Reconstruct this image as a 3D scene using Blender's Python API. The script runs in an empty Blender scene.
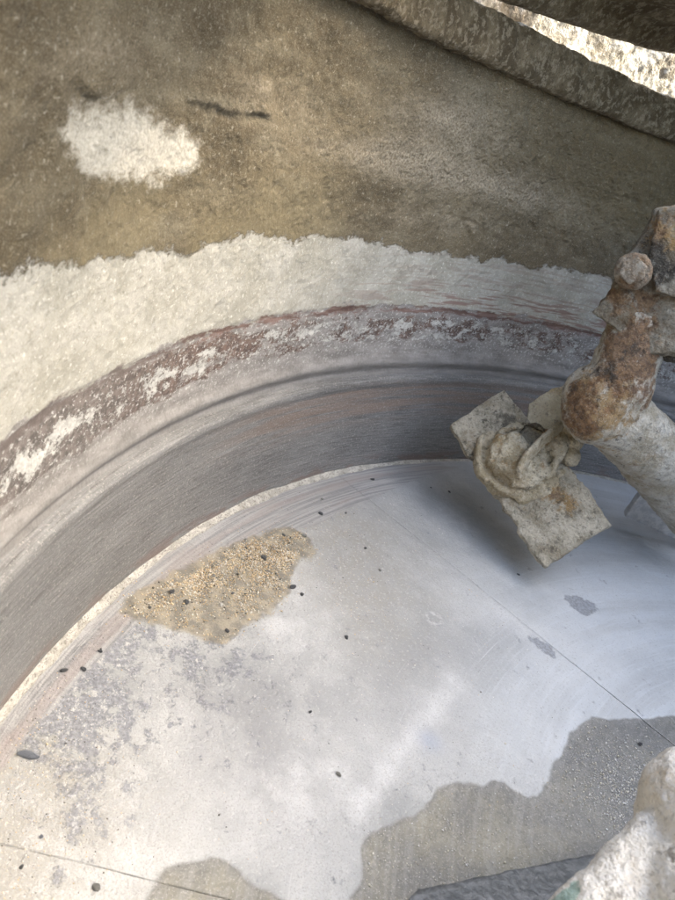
import bpy, bmesh, math, random
import numpy as np
from mathutils import Vector, Matrix

scene = bpy.context.scene
col = scene.collection
rnd = random.Random(7)

# ------------------------------------------------------------------ camera
CAM = np.array([0.0, -0.892, 0.533])
Rv = Vector((0.28764579, 0.91162358, 0.29360236))
Uv = Vector((-0.52198386, -0.10780224, 0.84611555))
Fv = Vector((-0.80298988, 0.39663727, -0.44484394))
cd = bpy.data.cameras.new('camera')
cam = bpy.data.objects.new('camera', cd)
col.objects.link(cam)
Mx = Matrix.Identity(4)
for i in range(3):
    Mx[i][0] = Rv[i]; Mx[i][1] = Uv[i]; Mx[i][2] = -Fv[i]; Mx[i][3] = CAM[i]
cam.matrix_world = Mx
cd.sensor_fit = 'HORIZONTAL'
cd.sensor_width = 36
cd.lens = 36 * 722 / 675
cd.clip_start = 0.01
cd.clip_end = 500
cd.dof.use_dof = True
cd.dof.focus_distance = 0.95
cd.dof.aperture_fstop = 20.0
scene.camera = cam

# ------------------------------------------------------------------ light
SUN_AZ, SUN_EL = math.radians(72), math.radians(44)
w = bpy.data.worlds.new('World'); scene.world = w; w.use_nodes = True
nt = w.node_tree
sky = nt.nodes.new('ShaderNodeTexSky'); sky.sky_type = 'NISHITA'; sky.sun_disc = False
sky.sun_elevation = SUN_EL
sky.sun_rotation = math.pi / 2 - SUN_AZ
sky.dust_density = 6.0; sky.air_density = 1.0; sky.ozone_density = 0.4
bg = nt.nodes['Background']; bg.inputs[1].default_value = 0.15
nt.links.new(sky.outputs[0], bg.inputs[0])
sd = bpy.data.lights.new('sun', 'SUN'); sd.energy = 2.2; sd.angle = math.radians(0.5)
sd.color = (1.0, 0.95, 0.87)
sun = bpy.data.objects.new('sun', sd); col.objects.link(sun)
sdir = Vector((math.cos(SUN_AZ) * math.cos(SUN_EL), math.sin(SUN_AZ) * math.cos(SUN_EL), math.sin(SUN_EL)))
sun.rotation_euler = sdir.to_track_quat('Z', 'Y').to_euler()
sun.location = (0, 0, 4)
vs = scene.view_settings
vs.view_transform = 'Standard'; vs.look = 'None'; vs.exposure = 3.02; vs.gamma = 1; vs.use_curve_mapping = False
vs.use_white_balance = True; vs.white_balance_temperature = 6700; vs.white_balance_tint = 6
scene.render.engine = 'CYCLES'
scene.cycles.max_bounces = 8
scene.cycles.diffuse_bounces = 5

# ------------------------------------------------------------------ numpy noise
def _h(ix, iy, iz, seed):
    n = (ix * 374761393 + iy * 668265263 + iz * 2147483647 * 3 + seed * 1274126177) & 0xffffffff
    n = ((n ^ (n >> 13)) * 1274126177) & 0xffffffff
    n = ((n ^ (n >> 16)) * 2246822519) & 0xffffffff
    return ((n ^ (n >> 15)) & 0xffffff) / float(0xffffff)

def vnoise(P, seed=0):
    P = P + 1000.0
    I = np.floor(P).astype(np.int64); f = P - I; f = f * f * f * (f * (f * 6 - 15) + 10)
    x, y, z = I[:, 0], I[:, 1], I[:, 2]; fx, fy, fz = f[:, 0], f[:, 1], f[:, 2]
    def c(a, b, d): return _h(x + a, y + b, z + d, seed)
    l = lambda a, b, t: a + (b - a) * t
    return l(l(l(c(0,0,0), c(1,0,0), fx), l(c(0,1,0), c(1,1,0), fx), fy),
             l(l(c(0,0,1), c(1,0,1), fx), l(c(0,1,1), c(1,1,1), fx), fy), fz)

def fbm(P, octv=4, gain=.5, seed=0):
    s = np.zeros(len(P)); a = 1.; t = 0.
    for o in range(octv):
        s += a * (vnoise(P * 2.03 ** o, seed + o) * 2 - 1); t += a; a *= gain
    return s / t

def ss(a, b, x):
    t = np.clip((x - a) / (b - a), 0, 1); return t * t * (3 - 2 * t)

def poly_sd(P, poly):            # signed distance, positive inside
    poly = np.array(poly, float); n = len(poly)
    d = np.full(len(P), 1e9); ins = np.zeros(len(P), bool)
    for i in range(n):
        a = poly[i]; b = poly[(i + 1) % n]; e = b - a; wv = P - a
        t = np.clip((wv @ e) / (e @ e), 0, 1); q = wv - t[:, None] * e
        d = np.minimum(d, np.hypot(q[:, 0], q[:, 1]))
        c = ((a[1] > P[:, 1]) != (b[1] > P[:, 1]))
        with np.errstate(divide='ignore', invalid='ignore'):
            xi = (b[0] - a[0]) * (P[:, 1] - a[1]) / (b[1] - a[1]) + a[0]
        ins ^= c & (P[:, 0] < xi)
    return np.where(ins, d, -d)

def smooth_poly(poly, k=2):
    p = np.array(poly, float)
    for _ in range(k):
        q = np.roll(p, -1, 0)
        p = np.stack([p * .75 + q * .25, p * .25 + q * .75], 1).reshape(-1, 2)
    return p

# ------------------------------------------------------------------ node helper
class N:
    def __init__(self, name):
        self.m = bpy.data.materials.new(name); self.m.use_nodes = True
        self.t = self.m.node_tree; self.b = self.t.nodes['Principled BSDF']
    def _set(self, s, v):
        if hasattr(v, 'is_output'): self.t.links.new(v, s)
        elif v is not None:
            if isinstance(v, tuple) and len(v) == 3 and s.type == 'RGBA': v = (*v, 1)
            s.default_value = v
    def attr(self, n, out='Fac'):
        a = self.t.nodes.new('ShaderNodeAttribute'); a.attribute_name = n; return a.outputs[out]
    def obj(self): return self.t.nodes.new('ShaderNodeTexCoord').outputs['Object']
    def scale(self, v, s):
        m = self.t.nodes.new('ShaderNodeMapping'); self._set(m.inputs[0], v); m.inputs['Scale'].default_value = s
        return m.outputs[0]
    def noise(self, v, s, d=4, r=.55, dist=0.):
        n = self.t.nodes.new('ShaderNodeTexNoise'); self._set(n.inputs['Vector'], v)
        n.inputs['Scale'].default_value = s; n.inputs['Detail'].default_value = d
        n.inputs['Roughness'].default_value = r; n.inputs['Distortion'].default_value = dist
        q = self.t.nodes.new('ShaderNodeMath'); q.operation = 'MULTIPLY_ADD'; self._set(q.inputs[0], n.outputs[0]); q.inputs[1].default_value = 1.6; q.inputs[2].default_value = -.3
        return q.outputs[0]
    def voro(self, v, s, feat='F1'):
        n = self.t.nodes.new('ShaderNodeTexVoronoi'); n.feature = feat
        self._set(n.inputs['Vector'], v); n.inputs['Scale'].default_value = s; return n.outputs['Distance']
    def voroc(self, v, s):
        n = self.t.nodes.new('ShaderNodeTexVoronoi'); self._set(n.inputs['Vector'], v)
        n.inputs['Scale'].default_value = s
        sp = self.t.nodes.new('ShaderNodeSeparateColor'); self.t.links.new(n.outputs['Color'], sp.inputs[0]); return sp.outputs[0]
    def mr(self, v, a, b, c=0., d=1.):
        n = self.t.nodes.new('ShaderNodeMapRange'); n.interpolation_type = 'SMOOTHSTEP'
        self._set(n.inputs[0], v)
        for i, x in enumerate((a, b, c, d)): self._set(n.inputs[i + 1], x)
        return n.outputs[0]
    def mth(self, op, a, b=None):
        n = self.t.nodes.new('ShaderNodeMath'); n.operation = op; self._set(n.inputs[0], a)
        if b is not None: self._set(n.inputs[1], b)
        return n.outputs[0]
    def add(self, a, b): return self.mth('ADD', a, b)
    def sub(self, a, b): return self.mth('SUBTRACT', a, b)
    def mul(self, a, b): return self.mth('MULTIPLY', a, b)
    def mix(self, f, a, b, mode='MIX'):
        n = self.t.nodes.new('ShaderNodeMix'); n.data_type = 'RGBA'; n.blend_type = mode
        self._set(n.inputs[0], f); self._set(n.inputs[6], a); self._set(n.inputs[7], b); return n.outputs[2]
    def bump(self, h, dist, strength=1., normal=None):
        n = self.t.nodes.new('ShaderNodeBump'); self._set(n.inputs['Strength'], strength)
        n.inputs['Distance'].default_value = dist; self._set(n.inputs['Height'], h)
        if normal is not None: self._set(n.inputs['Normal'], normal)
        return n.outputs[0]
    def out(self, c, rough=.8, normal=None, metal=0., spec=.5):
        self._set(self.b.inputs['Base Color'], c); self._set(self.b.inputs['Roughness'], rough)
        self._set(self.b.inputs['Metallic'], metal); self._set(self.b.inputs['Specular IOR Level'], spec)
        if normal is not None: self._set(self.b.inputs['Normal'], normal)
        return self.m

# ------------------------------------------------------------------ materials
def mat_wall():
    n = N('pan_wall'); P = n.attr('unroll', 'Vector'); dc = n.attr('dcem'); z = n.attr('zz'); ang = n.attr('ang')
    # brown aged crust
    big = n.noise(P, 5, 5, .6); mid = n.noise(P, 30, 7, .7); fine = n.noise(P, 300, 4, .75)
    smear = n.noise(n.scale(P, (.22, 1, 1)), 26, 6, .65)
    c = n.mix(n.mr(big, .25, .75), (.080, .061, .034), (.150, .120, .072))
    c = n.mix(n.mul(n.mr(smear, .45, .85), .5), c, (.27, .238, .17))
    c = n.mix(n.mul(n.mr(smear, .45, .15), .6), c, (.095, .078, .048))
    c = n.mix(n.mul(n.mr(mid, .5, .85), .5), c, (.25, .22, .155))
    c = n.mix(n.mul(n.mr(mid, .45, .12), .65), c, (.085, .072, .046))
    c = n.mix(n.mul(n.mr(n.noise(P, 12, 6, .7), .55, .85), .45), c, (.22, .18, .11))
    c = n.mix(n.mul(n.mr(fine, .5, .75), .6), c, (.075, .063, .04))
    gr = n.noise(P, 750, 3, .8)
    c = n.mix(n.mul(n.mr(gr, .5, .8), .6), c, (.07, .06, .04))
    c = n.mix(n.mul(n.mr(gr, .5, .2), .45), c, (.42, .39, .31))
    c = n.mix(n.mul(n.mr(n.noise(P, 210, 3, .7), .6, .85), .5), c, (.47, .44, .36))
    c = n.mix(n.mul(n.mr(z, .47, .39), n.mul(n.mr(ang, 205, 222), n.mr(big, .35, .6, .1, .45))), c, (.20, .17, .10))
    c = n.mix(n.mul(n.mr(ang, 205, 180), n.mr(z, .42, .47, 0., .5)), c, (.15, .115, .058))
    # pale dry patch; paler blooms, with a band of diffuse light painted in
    pp = n.add(n.attr('patch'), n.mul(n.sub(n.noise(n.scale(P, (.6, 1, 1)), 55, 8, .75), .5), .040))
    c = n.mix(n.mul(n.mr(pp, -.008, .008), n.mr(n.noise(P, 90, 6, .8), .2, .5, .5, .88)), c, n.mix(n.mr(fine, .3, .7), (.66, .63, .55), (.50, .47, .39)))
    bl = n.add(n.attr('bloom_light'), n.mul(n.sub(n.noise(n.scale(P, (.45, 1, 1)), 30, 8, .78), .5), 1.0))
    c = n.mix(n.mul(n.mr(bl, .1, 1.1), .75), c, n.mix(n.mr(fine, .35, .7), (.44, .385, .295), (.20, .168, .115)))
    # crack
    c = n.mix(n.mul(n.mul(n.mr(n.attr('crack'), .05, .8), n.mr(n.noise(P, 120, 5, .75), .15, .6)), .75), c, (.062, .055, .04))
    # off-white cement coat
    e = n.add(n.mul(n.sub(n.noise(n.scale(P, (.6, 1, 1)), 40, 9, .74), .5), .032), n.mul(n.sub(n.noise(n.scale(P, (1, .3, 1)), 9, 3, .5), .5), .018))
    cem = n.mr(n.add(dc, e), -.0022, .0022)
    cc = n.mix(n.mr(n.noise(P, 16, 6, .65), .3, .75), (.43, .42, .375), (.335, .325, .275))
    cc = n.mix(n.mul(n.mr(n.noise(P, 24, 7, .75), .5, .85), .4), cc, (.27, .262, .215))
    cc = n.mix(n.mul(n.mr(n.noise(P, 120, 6, .78), .52, .75), .6), cc, (.25, .24, .195))
    cc = n.mix(n.mul(n.mr(n.noise(P, 200, 5, .78), .58, .75), .8), n.mix(n.mul(n.mr(gr, .5, .8), .6), cc, (.23, .22, .18)), (.66, .65, .59))
    strk = n.noise(n.scale(P, (.07, 1, 1)), 130, 5, .65)
    sfac = n.mul(n.mr(ang, 218, 196), n.mr(z, .335, .29))
    cc = n.mix(n.mul(n.mul(n.mr(strk, .47, .62), n.mr(ang, 222, 196)), .6), cc, (.29, .255, .215))
    cc = n.mix(n.mul(n.mul(n.mr(strk, .5, .6), sfac), .75), cc, (.24, .15, .125))
    c = n.mix(cem, c, cc)
    # lower band: lilac grey old paint with white flakes and dark rust
    gb = n.noise(n.scale(P, (.35, 1, 1)), 60, 7, .72)
    g = n.mix(n.mr(gb, .3, .7), (.20, .188, .175), (.33, .312, .295))
    g = n.mix(n.mul(n.mr(gr, .5, .8), .4), g, (.15, .145, .145))
    rp = n.noise(n.scale(P, (.4, .9, 1)), 34, 9, .8, .1)
    rz = n.mr(n.mth('ABSOLUTE', n.sub(z, .243)), .045, .012)
    rustm = n.mr(n.sub(n.add(rp, n.mul(n.sub(rz, 1.), .40)), n.mr(ang, 234, 219, -.13, .06)), .42, .50)
    rcol = n.mix(n.mr(n.noise(P, 90, 5, .7), .35, .65), (.085, .060, .050), (.165, .115, .095))
    rcol = n.mix(n.mr(ang, 226, 240), rcol, n.mix(n.mr(n.noise(P, 90, 5, .7), .35, .65), (.10, .088, .08), (.19, .165, .15)))
    g = n.mix(n.mul(rustm, .95), g, rcol)
    fl = n.mix(n.mr(ang, 214, 232), n.noise(n.scale(P, (.5, .8, 1)), 58, 9, .8, .1), n.noise(n.scale(P, (.7, .8, 1)), 34, 9, .8, .1))
    thr = n.mul(n.mr(z, .195, .235), n.mr(z, .275, .25))
    flm = n.mr(n.add(fl, n.mul(n.sub(thr, 1.), .3)), .53, .56)
    g = n.mix(n.mul(flm, .92), g, n.mix(n.mr(n.noise(P, 150, 4, .7), .3, .7), (.58, .575, .54), (.40, .395, .37)))
    fl2 = n.mr(n.noise(P, 210, 4, .75), .6, .66)
    g = n.mix(n.mul(n.mul(fl2, n.mr(z, .185, .22)), .8), g, (.6, .6, .57))
    g = n.mix(n.mul(n.mr(z, .205, .180), .6), g, n.mix(n.mr(n.noise(n.scale(P, (.1, 1, 1)), 120, 5, .7), .3, .7), (.15, .148, .146), (.27, .265, .26)))
    low = n.mr(n.add(z, n.add(n.mul(n.sub(n.noise(n.scale(P, (.5, 1, 1)), 50, 6, .7), .5), .035), n.mul(n.sub(n.noise(P, 9, 2), .5), .012))), .277, .2745)
    c = n.mix(low, c, g)
    # maroon band
    zr = n.mth('ABSOLUTE', n.sub(n.add(z, n.mul(n.sub(n.noise(n.scale(P, (.35, 1, 1)), 60, 5, .7), .5), .022)), .2715))
    rb = n.mul(n.mr(zr, .0065, .0025), n.mr(n.noise(n.scale(P, (.3, 1, 1)), 50, 7, .78), .36, .52))
    rc = n.mix(n.mr(n.noise(n.scale(P, (.1, 1, 1)), 170, 4), .4, .65), (.12, .068, .054), (.21, .135, .115))
    rc = n.mix(n.mr(ang, 226, 236), rc, (.14, .115, .105))
    c = n.mix(n.mul(rb, .9), c, rc)
    # bump
    nb = n.bump(n.add(n.mul(n.noise(P, 190, 3, .5), .8), n.mul(n.noise(P, 55, 4, .6), .9)), .0017, n.mr(z, .26, .42, .4, 1.0))
    pit = n.noise(n.scale(P, (1, 1.4, 1)), 150, 3, .6)
    nb = n.bump(pit, .0028, n.mul(n.mr(ang, 222, 200, .25, 1.), n.mr(z, .39, .46)), nb)
    nb = n.bump(n.add(n.mul(cem, 1.), n.mul(flm, .6)), .0012, .8, nb)
    return n.out(c, n.mr(z, .3, .2, .9, .58), nb, 0., .35)

def mat_liner():
    n = N('worn_steel_liner'); P = n.attr('unroll', 'Vector'); z = n.attr('zz'); ang = n.attr('ang')
    s1 = n.noise(n.scale(P, (.05, 1, 1)), 420, 6, .7); s2 = n.noise(n.scale(P, (.2, 1, 1)), 24, 5, .65)
    c = n.mix(n.mr(s2, .2, .8), (.165, .164, .162), (.255, .253, .248))
    c = n.mix(n.mul(n.mr(s1, .45, .7), .55), c, (.31, .312, .312))
    c = n.mix(n.mul(n.mr(n.noise(P, 14, 6, .7), .45, .8), .35), c, (.33, .335, .335))
    c = n.mix(n.mul(n.mr(s1, .48, .3), .5), c, (.085, .08, .078))
    br = n.mul(n.mul(n.mr(ang, 228, 214), n.mr(z, .075, .12)), n.mr(z, .165, .145))
    c = n.mix(n.mul(n.mul(br, n.mr(n.noise(n.scale(P, (.04, 1, 1)), 90, 5), .3, .6)), .8), c, (.29, .22, .18))
    sp = n.noise(P, 260, 4, .75); sp2 = n.noise(n.scale(P, (.5, 1, 1)), 420, 3, .7)
    c = n.mix(n.mul(n.mr(sp, .63, .68), .7), c, (.47, .45, .42))
    c = n.mix(n.mul(n.mr(sp2, .60, .7), .45), c, (.42, .41, .39))
    c = n.mix(n.mul(n.mul(n.mr(z, .03, .008), n.mr(n.noise(n.scale(P, (.3, 1, 1)), 60, 5), .45, .6)), .6), c, (.23, .16, .14))
    nb = n.bump(n.add(s1, n.mul(sp, .5)), .0009, .8)
    return n.out(c, n.mr(s2, .3, .7, .36, .52), nb, .25, .5)

def mat_fillet():
    n = N('cement_fillet'); P = n.attr('unroll', 'Vector')
    a = n.noise(P, 60, 5, .7); b = n.noise(P, 260, 4, .7)
    c = n.mix(n.mr(a, .35, .65), (.62, .60, .54), (.44, .42, .37))
    c = n.mix(n.mul(n.mr(b, .55, .68), .7), c, (.22, .2, .17))
    return n.out(c, .85, n.bump(n.add(a, b), .002), 0, .3)

def mat_floor():
    n = N('cement_filmed_floor'); X = n.attr('flat', 'Vector'); P = n.attr('polar', 'Vector')
    rad = n.attr('rad')
    big = n.noise(X, 5, 4, .6); mid = n.noise(X, 22, 5, .65); fine = n.noise(X, 240, 4, .75); vf = n.noise(X, 600, 2, .7)
    sw = n.noise(n.scale(P, (.1, 1, 1)), 26, 4, .6); sc = n.noise(n.scale(P, (.03, 1, 1)), 260, 4, .6)
    c = n.mix(n.mr(big, .3, .7), (.50, .507, .50), (.33, .34, .34))
    c = n.mix(n.mul(n.mr(mid, .45, .8), .4), c, (.60, .605, .595))
    c = n.mix(n.mul(n.mr(sw, .5, .72), .3), c, (.40, .41, .42))
    c = n.mix(n.mul(n.attr('cloud'), n.mr(mid, .25, .7, 1., .55)), c, (.27, .275, .28))
    cool = n.attr('cool')  # bluish sky reflection painted into the colour of the right-hand floor
    c = n.mix(n.mul(cool, n.mr(sw, .3, .7, .9, .5)), c, (.57, .60, .625))
    c = n.mix(n.mul(cool, n.mul(n.mr(sc, .5, .8), .4)), c, (.64, .67, .70))
    c = n.mix(n.mul(n.mr(n.noise(n.scale(P, (.02, 1, 1)), 420, 3, .6), .74, .84), n.mul(n.mr(sw, .45, .7), .6)), c, (.62, .63, .63))   # curved scrapes
    # cream speckle
    cr = n.attr('cream')
    c = n.mix(n.mul(cr, n.mr(n.noise(X, 34, 5, .7), .38, .6, .3, .9)), c, (.33, .325, .30))
    c = n.mix(n.mul(n.mul(cr, n.mr(vf, .5, .68)), .75), c, (.42, .385, .31))
    c = n.mix(n.mul(n.mr(fine, .56, .7), n.mul(cr, .7)), c, (.50, .49, .46))
    # worn blue-grey flakes
    wr = n.add(n.attr('worn'), n.mul(n.sub(n.noise(X, 48, 7, .75), .5), 1.9))
    wm = n.mr(wr, .55, .8)
    c = n.mix(n.mul(wm, .75), c, n.mix(n.mr(fine, .4, .6), (.135, .145, .17), (.25, .26, .29)))
    c = n.mix(n.mul(n.mr(n.add(n.attr('redwear'), n.mul(n.sub(n.noise(X, 60, 7, .75), .5), 1.2)), .5, .8), .8), c, (.16, .11, .10))
    c = n.mix(n.mul(n.mul(wm, n.mr(n.noise(X, 130, 6, .8), .58, .66)), .8), c, (.58, .575, .55))
    # white bright sweeps
    c = n.mix(n.mul(n.attr('sweep'), n.mr(mid, .3, .7, .4, .95)), c, (.66, .665, .66))
    # speckle everywhere
    c = n.mix(n.mul(n.mr(fine, .6, .75), .35), c, (.66, .66, .65))
    c = n.mix(n.mul(n.mr(n.noise(X, 150, 6, .8), .56, .74), n.mul(n.sub(1., cool), .5)), c, (.36, .36, .35))
    c = n.mix(n.mul(n.mr(n.noise(X, 380, 3, .7), .64, .72), .5), c, (.27, .26, .25))
    c = n.mix(n.mul(n.mr(vf, .5, .8), n.mul(n.sub(1., cool), .45)), c, (.28, .28, .27))
    # steel rim strip, polished round the edge
    st = n.add(n.attr('strip'), n.mul(n.sub(n.noise(n.scale(P, (.25, 1, 1)), 40, 5, .7), .5), .7))
    stc = n.mix(n.mr(sc, .35, .65), (.25, .25, .25), (.42, .415, .41))
    stc = n.mix(n.mul(n.mr(n.noise(n.scale(P, (.1, 1, 1)), 45, 4), .5, .65), .6), stc, (.33, .28, .26))
    stm = n.mr(st, .35, .7)
    c = n.mix(n.mul(stm, .85), c, stc)
    # bluish smears and bare spots
    sp = n.add(n.attr('spot'), n.mul(n.sub(n.noise(X, 75, 7, .75), .5), .018))
    spm = n.mr(sp, -.002, .002)
    c = n.mix(n.mul(spm, .9), c, n.mix(n.mr(fine, .4, .6), (.23, .235, .24), (.33, .35, .39)))
    c = n.mix(n.mul(n.attr('bluespot'), .38), c, (.30, .36, .50))
    # ring print
    c = n.mix(n.mul(n.attr('ringmark'), n.mul(n.mr(n.noise(X, 160, 4), .4, .7), .4)), c, (.80, .80, .79))
    # slurry under the sand
    sn = n.add(n.attr('sandd'), n.mul(n.sub(n.noise(X, 55, 4, .6), .5), .008))
    snm = n.mr(sn, -.004, .004)
    c = n.mix(n.mul(snm, .93), c, n.mix(n.mr(n.noise(X, 60, 5, .6), .35, .65), (.20, .185, .15), (.34, .30, .225)))
    # wet slurry puddle
    pn = n.add(n.attr('pud'), n.mul(n.sub(n.noise(X, 30, 3, .45), .5), .012))
    pm = n.mul(n.mr(pn, -.0022, .0026), n.mr(pn, -.01, .012, .7, 1.))
    pc = n.mix(n.mr(n.noise(X, 12, 7, .7), .3, .75), (.17, .167, .152), (.275, .26, .205))
    pc = n.mix(n.mul(n.mr(n.noise(n.scale(P, (.06, 1, 1)), 150, 4, .6), .45, .7), .4), pc, (.33, .325, .30))
    pc = n.mix(n.mul(n.attr('pudcool'), n.mr(n.noise(X, 18, 6, .7), .2, .7, .95, .5)), pc, (.15, .154, .158))
    pc = n.mix(n.mul(n.mr(pn, .006, .001), .6), pc, (.125, .12, .105))
    pc = n.mix(n.mul(n.mr(n.noise(X, 500, 3, .7), .6, .7), .6), pc, (.46, .45, .41))
    c = n.mix(n.mul(pm, .95), c, pc)
    h = n.add(n.mul(fine, .6), n.mul(n.noise(X, 90, 5, .7), .8))
    nb = n.bump(h, .0016, n.mr(cool, 0, 1, .9, .25))
    nb = n.bump(n.mul(wm, -1.), .0006, .6, nb)
    rg = n.mix(cool, (.52, .52, .52), (.30, .30, .30))
    rg = n.mix(stm, rg, (.42, .42, .42))
    rg = n.mix(snm, rg, (.5, .5, .5))
    rg = n.mix(pm, rg, n.mix(n.mr(n.noise(X, 60, 4), .3, .7), (.12, .12, .12), (.34, .34, .34)))
    return n.out(c, rg, nb, 0., .5)

def mat_crust(name, dark, mid_, light, accent=None, bumpd=.004, rough=.9, s=1.):
    n = N(name); X = n.obj()
    a = n.noise(X, 28 * s, 5, .65); b = n.noise(X, 110 * s, 5, .7); f = n.noise(X, 380 * s, 3, .7)
    c = n.mix(n.mr(a, .35, .65), mid_, dark)
    c = n.mix(n.mul(n.mr(b, .48, .66), .75), c, light)
    c = n.mix(n.mul(n.mr(f, .58, .7), .5), c, tuple(x * .4 for x in dark))
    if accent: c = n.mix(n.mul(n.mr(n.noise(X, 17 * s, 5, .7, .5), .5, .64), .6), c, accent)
    return n.out(c, rough, n.bump(n.add(a, n.add(b, n.mul(f, .4))), bumpd), 0, .3)

def mat_arm(name, pale, pale2, rust, rust2, dark, teal=False, wet=0.):
    n = N(name); X = n.obj()
    ru = n.add(n.attr('rust'), n.mul(n.sub(n.noise(X, 40, 6, .7), .5), 1.3))
    oc = n.add(n.attr('ochre'), n.mul(n.sub(n.noise(X, 55, 6, .7), .5), 1.2))
    dk = n.add(n.attr('dark'), n.mul(n.sub(n.noise(X, 70, 6, .7), .5), 1.1))
    f = n.noise(X, 330, 4, .75); b = n.noise(X, 120, 5, .7)
    c = n.mix(n.mr(n.noise(X, 32, 7, .68), .3, .7), pale, pale2)
    c = n.mix(n.mul(n.mr(n.noise(X, 20, 6, .7, .3), .52, .8), .6), c, tuple(x * y for x, y in zip(pale2, (.72, .60, .44))))
    c = n.mix(n.mul(n.mr(oc, .35, .7), .85), c, (.36, .225, .085))
    c = n.mix(n.mul(n.mr(ru, .3, .62), .9), c, n.mix(n.mr(b, .35, .62), rust, rust2))
    c = n.mix(n.mul(n.mul(n.mr(n.noise(X, 60, 7, .8), .58, .8), n.mr(ru, .2, .7)), .6), c, (.46, .36, .23))
    c = n.mix(n.mul(n.mr(n.noise(X, 75, 6, .75), .56, .72), n.mr(dk, -.4, .5, .15, .95)), c, dark)
    c = n.mix(n.mul(n.mr(dk, .4, .75), .85), c, dark)
    c = n.mix(n.mul(n.mr(f, .55, .75), .55), c, tuple(x * .4 for x in pale2))
    c = n.mix(n.mul(n.mul(n.mr(n.noise(X, 520, 3, .75), .6, .8), .6), n.mr(ru, .7, .2, .35, 1.)), c, tuple(min(.78, x * 1.25) for x in pale))
    if teal:
        tl = n.mr(n.add(n.attr('teal'), n.mul(n.sub(n.noise(X, 130, 4, .7), .5), .7)), .35, .55)
        c = n.mix(n.mul(tl, .7), c, (.16, .34, .29))
    nb = n.bump(n.add(n.mul(f, .6), n.add(b, n.mul(n.noise(X, 60, 4), .8))), .0048)
    return n.out(c, .78 - wet, nb, 0, .4)

def mat_simple(name, c1, c2, s=200, rough=.6, metal=0., bd=.0008):
    n = N(name); X = n.obj(); a = n.noise(X, s, 5, .7)
    return n.out(n.mix(n.mr(a, .35, .65), c1, c2), rough, n.bump(a, bd), metal)

M = {}
M['wall'] = mat_wall(); M['liner'] = mat_liner(); M['fillet'] = mat_fillet(); M['floor'] = mat_floor()
M['crust'] = mat_crust('brown_concrete_crust', (.105, .082, .048), (.185, .15, .095), (.33, .285, .205))
M['crust_pale'] = mat_crust('pale_concrete_crust', (.26, .235, .19), (.46, .44, .39), (.62, .60, .56), (.15, .12, .08), .005)  # brown accent mottling stands in for sun shadows on the lit stripe
M['arm'] = mat_arm('rusty_arm_concrete', (.68, .65, .57), (.46, .41, .31), (.115, .056, .026), (.26, .145, .068), (.05, .038, .028))
M['clamp'] = mat_arm('clamp_concrete', (.36, .335, .27), (.19, .15, .10), (.13, .07, .035), (.27, .165, .085), (.04, .033, .026))
M['bolt'] = mat_arm('bolt_rust', (.42, .38, .31), (.24, .19, .135), (.19, .11, .06), (.34, .23, .14), (.09, .06, .04))
M['plate'] = mat_arm('paddle_concrete', (.60, .555, .45), (.37, .335, .255), (.20, .13, .08), (.30, .21, .13), (.105, .095, .075))
M['boss'] = mat_arm('boss_concrete', (.72, .65, .50), (.46, .39, .26), (.25, .15, .07), (.38, .24, .12), (.08, .065, .045))
M['tab'] = mat_arm('tab_cement', (.80, .75, .60), (.62, .56, .40), (.25, .15, .07), (.38, .24, .12), (.2, .16, .11))
M['fore'] = mat_arm('foreground_crust', (.86, .85, .81), (.80, .78, .72), (.35, .28, .20), (.42, .36, .27), (.16, .14, .11), True)
M['blade'] = mat_simple('wet_blade_steel', (.10, .108, .112), (.17, .178, .182), 160, .3, .3)
M['steel'] = mat_simple('scraper_steel', (.50, .51, .52), (.66, .66, .66), 90, .38, .4)
M['pebble'] = mat_simple('dark_pebble', (.05, .052, .058), (.12, .125, .13), 500, .45)
M['pebble_pale'] = mat_simple('pale_pebble', (.55, .54, .50), (.7, .69, .66), 500, .6)
M['pebble_grey'] = mat_simple('grey_pebble', (.20, .20, .185), (.32, .315, .29), 500, .6)
M['g_tan'] = mat_simple('tan_sand_grains', (.56, .42, .25), (.70, .57, .38), 60, .6)
M['g_pale'] = mat_simple('pale_sand_grains', (.70, .66, .56), (.80, .78, .72), 60, .4)
M['glint'] = mat_simple('wet_glint_grains', (.80, .80, .80), (.85, .85, .85), 60, .12)  # white colour stands in for highlights on the wet grains
M['g_dark'] = mat_simple('dark_sand_grains', (.05, .05, .05), (.16, .14, .11), 60, .5)
M['paint'] = mat_simple('grey_machine_paint', (.22, .24, .24), (.30, .31, .30), 30, .5)
M['joint'] = mat_simple('joint_grout', (.24, .22, .18), (.45, .43, .38), 90, .8)
M['ground'] = mat_crust('yard_ground', (.20, .18, .15), (.28, .26, .22), (.34, .32, .28), None, .01, .9, .1)

# ------------------------------------------------------------------ object helpers
def tag(o, label=None, cat=None, group=None, kind=None):
    if label: o['label'] = label
    if cat: o['category'] = cat
    if group: o['group'] = group
    if kind: o['kind'] = kind
    return o

def empty(name, loc, label, cat, group=None):
    o = bpy.data.objects.new(name, None); col.objects.link(o); o.location = loc
    o.empty_display_size = .05
    return tag(o, label, cat, group)

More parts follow.
